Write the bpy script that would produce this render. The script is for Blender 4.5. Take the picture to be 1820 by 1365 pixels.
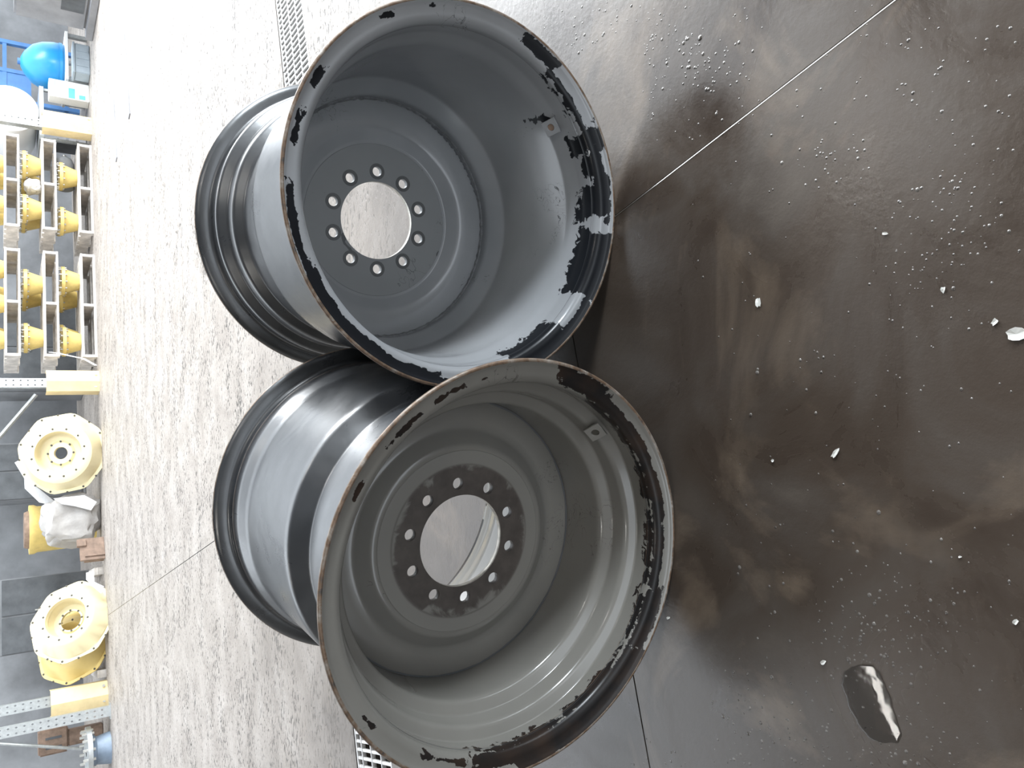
import bpy, bmesh, math, random
from mathutils import Vector, Matrix, noise as mnoise

for o in list(bpy.data.objects): bpy.data.objects.remove(o)
scene = bpy.context.scene
C = scene.collection
R = math.radians
PI = math.pi

# ------------------------------------------------------------------ camera
FPX, PITCH, CAMH = 1385.9, 0.5895, 1.2973      # focal length in pixels of the 1820 px frame
cd = bpy.data.cameras.new('camera'); cam = bpy.data.objects.new('camera', cd); C.objects.link(cam)
cd.sensor_fit = 'HORIZONTAL'; cd.sensor_width = 36.0; cd.lens = 36.0 * FPX / 1820.0
cd.clip_start = 0.05; cd.clip_end = 200
FW = Vector((0, math.cos(PITCH), -math.sin(PITCH))); RT = Vector((1, 0, 0)); UP = RT.cross(FW)
# the photograph is turned a quarter: the picture's right is the world's down, the picture's up is the world's right
cx, cy, cz = -UP, RT, -FW
cam.matrix_world = Matrix(((cx.x, cy.x, cz.x, 0), (cx.y, cy.y, cz.y, 0), (cx.z, cy.z, cz.z, CAMH), (0, 0, 0, 1)))
scene.camera = cam

# ------------------------------------------------------------------ light and exposure
scene.view_settings.view_transform = 'Standard'
scene.view_settings.look = 'None'
scene.view_settings.gamma = 1.0
scene.view_settings.use_curve_mapping = False
scene.view_settings.exposure = 0.0
w = bpy.data.worlds.new('sky'); scene.world = w; w.use_nodes = True
bgn = w.node_tree.nodes['Background']; bgn.inputs[0].default_value = (0.86, 0.93, 1.0, 1); bgn.inputs[1].default_value = 3.4

def area(name, loc, target, sx, sy, power, col=(1, 1, 1)):
    l = bpy.data.lights.new(name, 'AREA'); l.shape = 'RECTANGLE'; l.size = sx; l.size_y = sy; l.energy = power; l.color = col
    o = bpy.data.objects.new(name, l); C.objects.link(o); o.location = loc
    o.rotation_euler = (Vector(target) - Vector(loc)).to_track_quat('-Z', 'Y').to_euler()
    return o
# bright daylight from the open side of the yard, to the right
area('yard_daylight', (9.0, 8.0, 3.8), (1.2, 4.6, 0.2), 9.0, 4.6, 2600, (0.95, 0.98, 1.0))
area('doorway_daylight', (7.6, -1.5, 2.5), (0.4, 1.5, 0.4), 1.2, 1.4, 850, (0.86, 0.94, 1.0))

# ------------------------------------------------------------------ pixel helpers
def ray(x, y): return (FW * FPX + RT * (682.5 - y) - UP * (x - 910)).normalized()
def fl(x, y, z=0.0):
    d = ray(x, y); t = (z - CAMH) / d.z; return d * t + Vector((0, 0, CAMH))
RA = R(14.4)                                     # the racks stand turned by this much
P0 = Vector((0.02, 12.69, 0)); RD = Vector((math.cos(RA), math.sin(RA), 0)); RN = Vector((-math.sin(RA), math.cos(RA), 0))
def rk(s, t, z=0.0): return P0 + RD * s + RN * t + Vector((0, 0, z))
def sz(x, y, t=0.0):                             # pixel -> (along the rack, height) on the upright plane t behind the rack front
    d = ray(x, y); o = Vector((0, 0, CAMH)); k = ((P0 + RN * t - o).dot(RN)) / d.dot(RN); q = o + d * k
    return (q - P0).dot(RD), q.z

# ------------------------------------------------------------------ materials
def mat(name): 
    m = bpy.data.materials.new(name); m.use_nodes = True; return m, m.node_tree, m.node_tree.nodes['Principled BSDF']
def nd(nt, t, **kw):
    n = nt.nodes.new(t)
    for k, v in kw.items():
        if k.startswith('i_'): n.inputs[int(k[2:]) if k[2:].isdigit() else k[2:].replace('_', ' ')].default_value = v
        else: setattr(n, k, v)
    return n
def lk(nt, a, b): nt.links.new(a, b)
def math_n(nt, op, a, b=None, c=None, clamp=False):
    n = nt.nodes.new('ShaderNodeMath'); n.operation = op; n.use_clamp = clamp
    for i, v in enumerate((a, b, c)):
        if v is None: continue
        if isinstance(v, (int, float)): n.inputs[i].default_value = v
        else: lk(nt, v, n.inputs[i])
    return n.outputs[0]
def ramp(nt, fac, stops):
    n = nt.nodes.new('ShaderNodeValToRGB'); e = n.color_ramp.elements
    while len(e) < len(stops): e.new(0.5)
    for i, (p, c) in enumerate(stops): e[i].position = p; e[i].color = (*c, 1) if len(c) == 3 else c
    lk(nt, fac, n.inputs[0]); return n.outputs[0]
def mixc(nt, fac, a, b):
    n = nt.nodes.new('ShaderNodeMix'); n.data_type = 'RGBA'
    for s, v in ((n.inputs[0], fac), (n.inputs[6], a), (n.inputs[7], b)):
        if isinstance(v, (int, float)): s.default_value = v
        elif isinstance(v, tuple): s.default_value = (*v, 1)
        else: lk(nt, v, s)
    return n.outputs[2]
def noise_n(nt, scale, detail=4, rough=.55, vec=None, dist=0.0):
    n = nt.nodes.new('ShaderNodeTexNoise'); n.inputs['Scale'].default_value = scale; n.inputs['Detail'].default_value = detail
    n.inputs['Roughness'].default_value = rough; n.inputs['Distortion'].default_value = dist
    if vec is not None: lk(nt, vec, n.inputs['Vector'])
    return n.outputs[0]
def bump(nt, b, h, strength, dist):
    n = nt.nodes.new('ShaderNodeBump'); n.inputs['Strength'].default_value = strength; n.inputs['Distance'].default_value = dist
    lk(nt, h, n.inputs['Height']); lk(nt, n.outputs[0], b.inputs['Normal']); return n
def obj_co(nt): return nd(nt, 'ShaderNodeTexCoord').outputs['Object']

def simple(name, col, rough=.5, metal=0.0, var=.18, scale=6.0, spec=.5, bmp=0.0):
    m, nt, b = mat(name); co = obj_co(nt)
    n = noise_n(nt, scale, 5, .6, co)
    lo = tuple(c * (1 - var) for c in col); hi = tuple(min(1, c * (1 + var)) for c in col)
    lk(nt, ramp(nt, n, [(.3, lo), (.7, hi)]), b.inputs['Base Color'])
    b.inputs['Roughness'].default_value = rough; b.inputs['Metallic'].default_value = metal; b.inputs['Specular IOR Level'].default_value = spec
    if bmp: bump(nt, b, noise_n(nt, scale * 8, 4, .6, co), bmp, .01)
    return m

def make_floor_mat():
    m, nt, b = mat('wet_concrete'); co = obj_co(nt)
    big = noise_n(nt, .9, 4, .55, co, .4); mid = noise_n(nt, 3.2, 6, .62, co, .8); fine = noise_n(nt, 60, 5, .65, co)
    mud = noise_n(nt, 2.1, 7, .6, co, 1.6)
    sep = nd(nt, 'ShaderNodeSeparateXYZ'); lk(nt, co, sep.inputs[0])
    # the washed near slab is soaked, the yard behind the channel is drier and paler
    dry = math_n(nt, 'ADD', math_n(nt, 'MULTIPLY', sep.outputs[1], .42), math_n(nt, 'MULTIPLY', sep.outputs[0], .10))
    dry = math_n(nt, 'ADD', dry, math_n(nt, 'MULTIPLY', math_n(nt, 'SUBTRACT', big, .5), 1.1))
    dryf = nd(nt, 'ShaderNodeMapRange', i_1=.55, i_2=2.15); dryf.interpolation_type = 'SMOOTHSTEP'; lk(nt, dry, dryf.inputs[0]); dryf = dryf.outputs[0]
    wet = ramp(nt, mid, [(.25, (.034, .024, .018)), (.48, (.052, .039, .030)), (.62, (.063, .051, .042)), (.8, (.092, .077, .063))])
    wet = mixc(nt, ramp(nt, mud, [(.52, (0, 0, 0)), (.68, (.7,) * 3)]), wet, (.15, .115, .085))
    drc = ramp(nt, mid, [(.25, (.27, .235, .205)), (.55, (.37, .33, .295)), (.8, (.46, .42, .385))])
    col = mixc(nt, dryf, wet, drc)
    # relief shading of the slab painted as dark pits, stretched along the wash direction
    mp = nd(nt, 'ShaderNodeMapping'); lk(nt, co, mp.inputs[0]); mp.inputs['Rotation'].default_value = (0, 0, -R(16)); mp.inputs['Scale'].default_value = (1, 2.2, 1)
    pit = noise_n(nt, 26, 5, .62, mp.outputs[0], .5)
    patch = noise_n(nt, 2.3, 3, .5, mp.outputs[0])
    pitm = ramp(nt, math_n(nt, 'ADD', pit, math_n(nt, 'MULTIPLY', patch, .35)), [(.565, (1, 1, 1)), (.60, (0, 0, 0))])
    far = nd(nt, 'ShaderNodeMapRange', i_1=2.0, i_2=3.2); lk(nt, sep.outputs[1], far.inputs[0])
    pitm = math_n(nt, 'MULTIPLY', pitm, math_n(nt, 'MULTIPLY', dryf, far.outputs[0]))
    col = mixc(nt, math_n(nt, 'MULTIPLY', pitm, .9), col, (.030, .026, .022))
    lk(nt, col, b.inputs['Base Color'])
    rg = ramp(nt, math_n(nt, 'ADD', math_n(nt, 'MULTIPLY', mid, .7), math_n(nt, 'MULTIPLY', big, .3)), [(.35, (.20,) * 3), (.65, (.42,) * 3)])
    lk(nt, mixc(nt, dryf, rg, (.5, .5, .5)), b.inputs['Roughness'])
    b.inputs['Specular IOR Level'].default_value = .5
    vor = nd(nt, 'ShaderNodeTexVoronoi', i_Scale=70); lk(nt, co, vor.inputs['Vector'])
    grit = math_n(nt, 'ADD', math_n(nt, 'MULTIPLY', fine, .5), math_n(nt, 'MULTIPLY', mid, 1.2))
    h = math_n(nt, 'SUBTRACT', math_n(nt, 'ADD', grit, math_n(nt, 'MULTIPLY', math_n(nt, 'MULTIPLY', pit, dryf), 2.2)), math_n(nt, 'MULTIPLY', pitm, 1.6))
    h = math_n(nt, 'MULTIPLY', h, math_n(nt, 'ADD', math_n(nt, 'MULTIPLY', dryf, .75), .25))
    bump(nt, b, h, .6, .007)
    return m
M = {}
M['floor'] = make_floor_mat()
M['groove'] = simple('joint_dirt', (.06, .052, .045), .15, var=.3, scale=40)

def make_paint(name, base, chip_col=(.018, .019, .021), noise_amp=.55, rust=False):
    """grey top coat over a black base coat; the float attribute 'chip' says where the top coat has flaked off"""
    m, nt, b = mat(name); co = obj_co(nt)
    at = nd(nt, 'ShaderNodeAttribute', attribute_name='chip').outputs['Fac']
    n = noise_n(nt, 48, 6, .62, co, .6); n2 = noise_n(nt, 14, 3, .5, co, .5)
    v = math_n(nt, 'ADD', at, math_n(nt, 'MULTIPLY', math_n(nt, 'SUBTRACT', n, .5), noise_amp * 1.9))
    v = math_n(nt, 'ADD', v, math_n(nt, 'MULTIPLY', math_n(nt, 'SUBTRACT', n2, .5), noise_amp * 1.5))
    mask = ramp(nt, v, [(.49, (0, 0, 0)), (.51, (1, 1, 1))])
    # scattered hairline scratches and nicks
    mp = nd(nt, 'ShaderNodeMapping'); lk(nt, co, mp.inputs[0]); mp.inputs['Scale'].default_value = (1, 1, 1)
    sc = noise_n(nt, 17, 2, .5, co, 2.2); sm = noise_n(nt, 5.5, 2, .5, co)
    line = ramp(nt, math_n(nt, 'ABSOLUTE', math_n(nt, 'SUBTRACT', sc, .5)), [(.0025, (1, 1, 1)), (.005, (0, 0, 0))])
    line = math_n(nt, 'MULTIPLY', line, ramp(nt, sm, [(.64, (0, 0, 0)), (.67, (1, 1, 1))]))
    mask = math_n(nt, 'MAXIMUM', mask, math_n(nt, 'MULTIPLY', line, .8))
    tone = ramp(nt, noise_n(nt, 4, 4, .5, co), [(.3, tuple(c * .9 for c in base)), (.7, tuple(c * 1.1 for c in base))])
    rn = ramp(nt, noise_n(nt, 7, 5, .6, co), [(.40, (0, 0, 0)), (.62, (1, 1, 1))])
    cc = mixc(nt, rn, chip_col, (.030, .020, .015) if rust else tuple(c * 1.3 for c in chip_col))
    lk(nt, mixc(nt, mask, tone, cc), b.inputs['Base Color'])
    lk(nt, mixc(nt, mask, (.17, .17, .17), (.28, .28, .28)), b.inputs['Roughness'])
    b.inputs['Specular IOR Level'].default_value = .5
    lk(nt, mixc(nt, mask, (.5, .5, .5), (.22, .22, .22)), b.inputs['Specular IOR Level'])
    inv = math_n(nt, 'SUBTRACT', 1.0, mask)
    bump(nt, b, inv, .35, .0012)
    return m
M['paintA'] = make_paint('grey_wheel_paint_shaded', (.172, .165, .150), (.012, .011, .011), rust=True)  # same grey as the other wheel, darkened for the shade it stands in
M['paintB'] = make_paint('grey_wheel_paint_lit', (.255, .262, .272), (.008, .009, .011))  # same wheel grey, with brighter light and haze put into the colour

def make_black():
    m, nt, b = mat('black_barrel_coat'); co = obj_co(nt)
    n = noise_n(nt, 10, 5, .6, co, .5)
    lk(nt, ramp(nt, n, [(.3, (.017, .019, .022)), (.7, (.034, .037, .042))]), b.inputs['Base Color'])
    lk(nt, ramp(nt, noise_n(nt, 5, 6, .65, co, 1.0), [(.3, (.24,) * 3), (.7, (.42,) * 3)]), b.inputs['Roughness'])
    b.inputs['Specular IOR Level'].default_value = 1.0
    b.inputs['Coat Weight'].default_value = .3; b.inputs['Coat Roughness'].default_value = .3
    bump(nt, b, noise_n(nt, 6, 4, .5, co), .25, .01)
    return m
M['black'] = make_black()

def make_lip(name, grey, brown):
    m, nt, b = mat(name); co = obj_co(nt)
    n = noise_n(nt, 18, 6, .7, co, .8); n2 = noise_n(nt, 70, 4, .6, co)
    c = ramp(nt, math_n(nt, 'ADD', math_n(nt, 'MULTIPLY', n, .75), math_n(nt, 'MULTIPLY', n2, .25)), [(.38, (.05, .045, .042)), (.48, brown), (.56, (.20, .165, .135)), (.68, grey)])
    lk(nt, c, b.inputs['Base Color']); b.inputs['Roughness'].default_value = .45; b.inputs['Metallic'].default_value = .25
    bump(nt, b, n2, .3, .002)
    return m
M['lip'] = make_lip('worn_rim_edge', (.36, .33, .30), (.15, .095, .06))

def make_hub_A():
    m, nt, b = mat('hub_plate_stained'); co = obj_co(nt)
    sp = nd(nt, 'ShaderNodeSeparateXYZ'); lk(nt, co, sp.inputs[0])
    zz = math_n(nt, 'SUBTRACT', sp.outputs[2], .42)
    r = math_n(nt, 'SQRT', math_n(nt, 'ADD', math_n(nt, 'MULTIPLY', sp.outputs[0], sp.outputs[0]), math_n(nt, 'MULTIPLY', zz, zz)))
    n = noise_n(nt, 16, 4, .55, co, .6)
    edge = ramp(nt, r, [(.1715, (1, 1, 1)), (.1735, (0, 0, 0))])
    dark = ramp(nt, math_n(nt, 'ADD', n, math_n(nt, 'MULTIPLY', math_n(nt, 'SUBTRACT', .155, r), 5.0)), [(.34, (0, 0, 0)), (.44, (1, 1, 1))])
    mask = math_n(nt, 'MULTIPLY', edge, math_n(nt, 'MULTIPLY', dark, .92))
    ring = ramp(nt, math_n(nt, 'ABSOLUTE', math_n(nt, 'SUBTRACT', r, .1725)), [(.001, (1, 1, 1)), (.002, (0, 0, 0))])
    mask = math_n(nt, 'MAXIMUM', mask, math_n(nt, 'MULTIPLY', ring, .55))
    base = ramp(nt, noise_n(nt, 4, 4, .5, co), [(.3, (.170, .163, .148)), (.7, (.195, .187, .170))])  # plate grey matches the shade-darkened wheel paint
    dk = ramp(nt, noise_n(nt, 30, 4, .6, co), [(.35, (.042, .033, .029)), (.65, (.068, .056, .049))])
    lk(nt, mixc(nt, mask, base, dk), b.inputs['Base Color']); b.inputs['Roughness'].default_value = .42
    return m
M['hubA'] = make_hub_A()
def make_hub_B():
    m, nt, b = mat('hub_plate_grey'); co = obj_co(nt)
    sp = nd(nt, 'ShaderNodeSeparateXYZ'); lk(nt, co, sp.inputs[0])
    base = ramp(nt, noise_n(nt, 4, 4, .5, co), [(.3, (.195, .20, .205)), (.7, (.22, .226, .23))])
    n = noise_n(nt, 15, 3, .5, co, .7)
    patch = ramp(nt, n, [(.70, (0, 0, 0)), (.715, (1, 1, 1))])
    sc = noise_n(nt, 12, 2, .5, co, 2.5); sm = noise_n(nt, 7, 2, .5, co)
    line = ramp(nt, math_n(nt, 'ABSOLUTE', math_n(nt, 'SUBTRACT', sc, .5)), [(.003, (1, 1, 1)), (.006, (0, 0, 0))])
    line = math_n(nt, 'MULTIPLY', line, ramp(nt, sm, [(.58, (0, 0, 0)), (.6, (1, 1, 1))]))
    lk(nt, mixc(nt, math_n(nt, 'MAXIMUM', patch, line), base, (.075, .080, .084)), b.inputs['Base Color']); b.inputs['Roughness'].default_value = .42
    return m
M['hubB'] = make_hub_B()
M['spot'] = simple('bare_spot_face', (.095, .098, .10), .4, .3, .15, 60)
M['bore'] = simple('machined_bore_edge', (.50, .47, .42), .35, .5, .3, 60)
M['weld'] = simple('weld_bead', (.15, .155, .16), .4, 0, .4, 80, bmp=.4)
M['steel'] = simple('galvanised_steel', (.50, .52, .52), .38, .7, .15, 20)
M['grate'] = simple('worn_galvanised_grating', (.62, .61, .60), .42, .45, .25, 40)
M['flake'] = simple('pale_paint_flake', (.66, .66, .63), .5, 0, .1, 60)
M['yellow'] = simple('yellow_guard_paint', (.78, .62, .34), .5, 0, .12, 5)
M['cone'] = simple('yellow_machine_paint', (.70, .53, .18), .4, 0, .14, 8)
M['cream'] = simple('cream_primer', (.72, .62, .38), .42, 0, .08, 3)
M['cream2'] = simple('yellow_cream_primer', (.70, .53, .20), .4, 0, .1, 3)
M['wood'] = simple('weathered_pallet_wood', (.56, .52, .48), .75, 0, .25, 9, bmp=.3)
M['rust'] = simple('rusty_brown_iron', (.22, .15, .11), .7, 0, .3, 12)
M['dark'] = simple('dark_shop_clutter', (.085, .09, .096), .7, 0, .3, 4)
M['tarp'] = simple('grey_plastic_sheet', (.36, .34, .32), .4, 0, .2, 4, bmp=.4)
M['film'] = simple('white_plastic_film', (.74, .74, .75), .35, 0, .08, 6, bmp=.4)
M['bolt'] = simple('zinc_bolt', (.52, .51, .48), .35, .6, .2, 60)
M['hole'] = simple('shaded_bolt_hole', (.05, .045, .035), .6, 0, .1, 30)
M['blue'] = simple('blue_drum_plastic', (.02, .24, .52), .28, 0, .1, 4)
M['bluep'] = simple('blue_painted_frame', (.06, .17, .38), .45, 0, .15, 5)
M['white'] = simple('white_enamel', (.80, .80, .80), .35, 0, .04, 3)
M['card'] = simple('white_carton', (.78, .78, .76), .6, 0, .05, 8)
M['teal'] = simple('teal_print', (.12, .42, .47), .6, 0, .1, 8)
M['crate'] = simple('blue_grey_crate', (.33, .38, .42), .5, 0, .1, 6)
M['greym'] = simple('grey_machine_paint', (.24, .24, .25), .5, 0, .18, 4)
M['cyl'] = simple('grey_cylinder_paint', (.34, .35, .36), .4, 0, .1, 6)
M['hub_blue'] = simple('blue_grey_casting', (.22, .28, .36), .5, 0, .2, 8)
M['wall'] = simple('dark_grey_wall', (.20, .205, .212), .8, 0, .35, 1.2)
M['ceil'] = simple('ceiling_sheet', (.11, .108, .105), .8, 0, .15, 1)
M['wallp'] = simple('shop_wall_plaster', (.30, .285, .27), .8, 0, .15, 1)
def make_water(name, rough, ripple, scale):
    m, nt, b = mat(name); nt.nodes.remove(b); out = nt.nodes['Material Output']
    gl = nd(nt, 'ShaderNodeBsdfGlossy'); gl.inputs['Roughness'].default_value = rough; tr = nd(nt, 'ShaderNodeBsdfTransparent'); tr.inputs[0].default_value = (.97, .96, .95, 1)
    fr = nd(nt, 'ShaderNodeFresnel'); fr.inputs[0].default_value = 1.34
    mx = nd(nt, 'ShaderNodeMixShader'); lk(nt, fr.outputs[0], mx.inputs[0]); lk(nt, tr.outputs[0], mx.inputs[1]); lk(nt, gl.outputs[0], mx.inputs[2]); lk(nt, mx.outputs[0], out.inputs[0])
    bp = nd(nt, 'ShaderNodeBump'); bp.inputs['Strength'].default_value = ripple; bp.inputs['Distance'].default_value = .01
    lk(nt, noise_n(nt, scale, 3, .5, obj_co(nt)), bp.inputs['Height']); lk(nt, bp.outputs[0], gl.inputs['Normal'])
    return m
def make_grit():
    m, nt, b = mat('wet_grit'); lk(nt, ramp(nt, noise_n(nt, 30, 2, .5, obj_co(nt)), [(.35, (.055, .046, .04)), (.65, (.15, .138, .127))]), b.inputs['Base Color'])
    b.inputs['Roughness'].default_value = .14; b.inputs['Specular IOR Level'].default_value = 1.0; return m
M['grit'] = make_grit()
M['water'] = make_water('still_water', .03, .03, 14)
def make_lamp():
    m, nt, b = mat('lamp_glow'); b.inputs['Emission Color'].default_value = (1, .96, .9, 1); b.inputs['Emission Strength'].default_value = 40; return m
M['lamp'] = make_lamp()

# ------------------------------------------------------------------ mesh helpers
def finish(name, bm, m, parent=None, smooth=True, loc=None, rotz=None, angle=35):
    me = bpy.data.meshes.new(name); bm.normal_update(); bm.to_mesh(me); bm.free()
    for x in (m if isinstance(m, (list, tuple)) else [m]): me.materials.append(x)
    o = bpy.data.objects.new(name, me); C.objects.link(o)
    if smooth:
        me.polygons.foreach_set('use_smooth', [True] * len(me.polygons))
        try: me.set_sharp_from_angle(angle=R(angle))
        except Exception: pass
    if parent: o.parent = parent
    if loc is not None: o.location = loc
    if rotz is not None: o.rotation_euler[2] = rotz
    return o
def root(name, loc, rotz, label, cat, group=None):
    o = bpy.data.objects.new(name, None); C.objects.link(o); o.location = loc; o.rotation_euler[2] = rotz
    o.empty_display_size = .1; tag(o, label, cat, group); return o
def tag(o, label, cat, group=None, kind=None):
    if label: o['label'] = label
    if cat: o['category'] = cat
    if group: o['group'] = group
    if kind: o['kind'] = kind
    return o
def struct(o): o['kind'] = 'structure'; return o
def bx(bm, x0, x1, y0, y1, z0, z1, rot=None, piv=None):
    vs = [bm.verts.new((x, y, z)) for x in (x0, x1) for y in (y0, y1) for z in (z0, z1)]
    for f in ((0, 1, 3, 2), (4, 6, 7, 5), (0, 4, 5, 1), (2, 3, 7, 6), (0, 2, 6, 4), (1, 5, 7, 3)): bm.faces.new([vs[i] for i in f])
    if rot is not None: bmesh.ops.rotate(bm, verts=vs, cent=piv or (0, 0, 0), matrix=rot)
    return vs
def box(name, x0, x1, y0, y1, z0, z1, m, parent=None, bev=0.0):
    bm = bmesh.new(); bx(bm, x0, x1, y0, y1, z0, z1)
    if bev: bmesh.ops.bevel(bm, geom=bm.edges[:], offset=bev, segments=2, affect='EDGES')
    bmesh.ops.recalc_face_normals(bm, faces=bm.faces[:])
    return finish(name, bm, m, parent)
def tube(bm, pts, r, n=8, cap=True):
    pts = [Vector(p) for p in pts]; rings = []
    for i, p in enumerate(pts):
        t = (pts[min(i + 1, len(pts) - 1)] - pts[max(i - 1, 0)]).normalized()
        a = t.orthogonal().normalized() if i == 0 else (a - t * a.dot(t)).normalized()
        b = t.cross(a); rr = r[i] if isinstance(r, (list, tuple)) else r
        rings.append([bm.verts.new(p + (a * math.cos(k * 2 * PI / n) + b * math.sin(k * 2 * PI / n)) * rr) for k in range(n)])
    for q, s in zip(rings, rings[1:]):
        for k in range(n): bm.faces.new((q[k], q[(k + 1) % n], s[(k + 1) % n], s[k]))
    if cap: bm.faces.new(rings[0][::-1]); bm.faces.new(rings[-1])
def lathe(bm, prof, n=48, axis='Z', closed=False, org=(0, 0, 0), matf=None):
    """prof: list of (along, radius)"""
    ox, oy, oz = org; rings = []
    for (h, r) in prof:
        ring = []
        for k in range(n):
            a = 2 * PI * k / n; c, s = math.cos(a) * r, math.sin(a) * r
            ring.append(bm.verts.new((ox + c, oy + s, oz + h) if axis == 'Z' else (ox + c, oy + h, oz + s) if axis == 'Y' else (ox + h, oy + c, oz + s)))
        rings.append(ring)
    m = len(rings); fs = []
    for i in range(m if closed else m - 1):
        q, s = rings[i], rings[(i + 1) % m]
        for k in range(n):
            f = bm.faces.new((q[k], q[(k + 1) % n], s[(k + 1) % n], s[k])); fs.append((f, i, k))
            if matf: f.material_index = matf(i, k)
    return rings
def plate(name, outlines, thick, m, parent=None, bevel=0.0, res=1):
    """flat plate in local XZ, thick along Y, with real holes: outlines = list of closed point lists (first outer)"""
    cu = bpy.data.curves.new(name, 'CURVE'); cu.dimensions = '2D'; cu.fill_mode = 'BOTH'; cu.extrude = thick / 2 - bevel; cu.bevel_depth = bevel; cu.bevel_resolution = res; cu.offset = -bevel
    for pts in outlines:
        sp = cu.splines.new('POLY'); sp.points.add(len(pts) - 1); sp.use_cyclic_u = True
        for p, (x, y) in zip(sp.points, pts): p.co = (x, y, 0, 1)
    t = bpy.data.objects.new('tmp', cu); C.objects.link(t)
    dg = bpy.context.evaluated_depsgraph_get(); me = bpy.data.meshes.new_from_object(t.evaluated_get(dg))
    bpy.data.objects.remove(t); bpy.data.curves.remove(cu)
    me.transform(Matrix.Rotation(PI / 2, 4, 'X')); me.name = name
    me.materials.clear(); me.materials.append(m)
    o = bpy.data.objects.new(name, me); C.objects.link(o)
    if parent: o.parent = parent
    return o
def circ(cx, cy, r, n=24, ph=0): return [(cx + r * math.cos(ph + 2 * PI * k / n), cy + r * math.sin(ph + 2 * PI * k / n)) for k in range(n)]
def copy_tree(o, parent=None):
    c = o.copy(); C.objects.link(c); c.parent = parent
    for ch in list(o.children): copy_tree(ch, c)
    return c

# ------------------------------------------------------------------ the setting: floor with joints and a drainage channel
def make_floor():
    bm = bmesh.new()
    v = [bm.verts.new(p) for p in ((-16, -8, 0), (18, -8, 0), (18, 24, 0), (-16, 24, 0))]; bm.faces.new(v)
    def cut(p, d):
        n = Vector((-d.y, d.x, 0)).normalized()
        bmesh.ops.bisect_plane(bm, geom=bm.verts[:] + bm.edges[:] + bm.faces[:], plane_co=p, plane_no=n)
    def strip(p, q, wd, depth, lim=None, mi=1, tilt=0.0):
        p, q = Vector(p), Vector(q); d = (q - p).normalized(); n = Vector((-d.y, d.x, 0))
        cut(p + n * wd / 2, d); cut(p - n * wd / 2, d)
        fs = [f for f in bm.faces if abs((f.calc_center_median() - p).dot(n)) < wd * .49 and abs(f.normal.z) > .5 and f.calc_center_median().z > -.001 and (lim is None or lim(f.calc_center_median()))]
        r = bmesh.ops.extrude_face_region(bm, geom=fs)
        nv = [e for e in r['geom'] if isinstance(e, bmesh.types.BMVert)]
        bmesh.ops.translate(bm, verts=nv, vec=(0, 0, -depth))
        for v_ in nv: v_.co.z += tilt * (1 if (v_.co - p).dot(n) > 0 else -1)
        bmesh.ops.delete(bm, geom=[f for f in fs if f.is_valid], context='FACES_ONLY')
        bm.normal_update()
        for f in bm.faces:
            c = f.calc_center_median()
            if (c.z < -.0005 or (tilt and abs(f.normal.z) < .9999)) and abs((c - p).dot(n)) < wd * .51: f.material_index = mi
    bm.normal_update()
    strip(DP, DQ, DW, .11)
    strip(J1a, J1b, .0045, .0002, tilt=.0009,  lim=lambda c: (c - Vector(DP)).dot(DNv) < -DW / 2)
    strip(J2a, J2b, .0045, .005, lim=lambda c: (c - Vector(J1a)).dot(Vector((-(J1b - J1a).y, (J1b - J1a).x, 0)).normalized()) > .003 and (c - Vector(DP)).dot(DNv) < -DW / 2)
    strip(J3a, J3b, .006, .005, lim=lambda c: (c - Vector(DP)).dot(DNv) > DW / 2)
    o = finish('floor', bm, [M['floor'], M['groove']], None, smooth=False)
    return struct(o)
DP, DQ = Vector((-1.60, 3.30, 0)), Vector((1.76, 4.005, 0)); DW = .375
# centre line of the drainage channel from its far edge (490,0)-(507,150) and its near end (634,1340)
_a = fl(497, 80); _b = fl(631, 1330); _d = (_a - _b).normalized(); _n = Vector((-_d.y, _d.x, 0))
DP = _b - _n * DW / 2; DQ = _a - _n * DW / 2; DNv = _n
J1a, J1b = fl(1590, 0), fl(1140, 348)
J2a, J2b = fl(1155, 1365), fl(1130, 1225)
J3a, J3b = fl(190, 1095), fl(290, 1025)
floor = make_floor()

def poly_wall(name, pts, z0, z1, th, m):
    (xa, ya), (xb, yb) = pts; d = Vector((xb - xa, yb - ya, 0)); L = d.length; a = math.atan2(d.y, d.x)
    o = box(name, 0, L, 0, th, z0, z1, m); o.location = (xa, ya, 0); o.rotation_euler[2] = a; return struct(o)
def w2(v): return (v.x, v.y)
poly_wall('wall_back', (w2(rk(-13, 3.4)), w2(rk(9, 3.4))), 0, 6.5, .2, M['wall'])
poly_wall('wall_left', ((-9, -5), (-9, 11)), 0, 6.5, .2, M['wallp'])
poly_wall('wall_right', ((7.0, -5), (7.0, -2.7)), 0, 6.5, .2, M['wallp'])
poly_wall('wall_front', ((-9, -5), (-5.2, -5)), 0, 6.5, .2, M['wallp'])
poly_wall('wall_front_pier', ((5.2, -5), (7, -5)), 0, 6.5, .2, M['wallp'])
poly_wall('wall_front_lintel', ((-5.2, -5), (5.2, -5)), 2.05, 6.5, .2, M['wallp'])
def roof(name, x0, x1, y0, y1, z):
    o = box(name, x0, x1, y0, y1, z, z + .15, M['ceil']); return struct(o)
roof('ceiling', -9.2, 7.2, -5.2, 4.6, 5.0)

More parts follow.
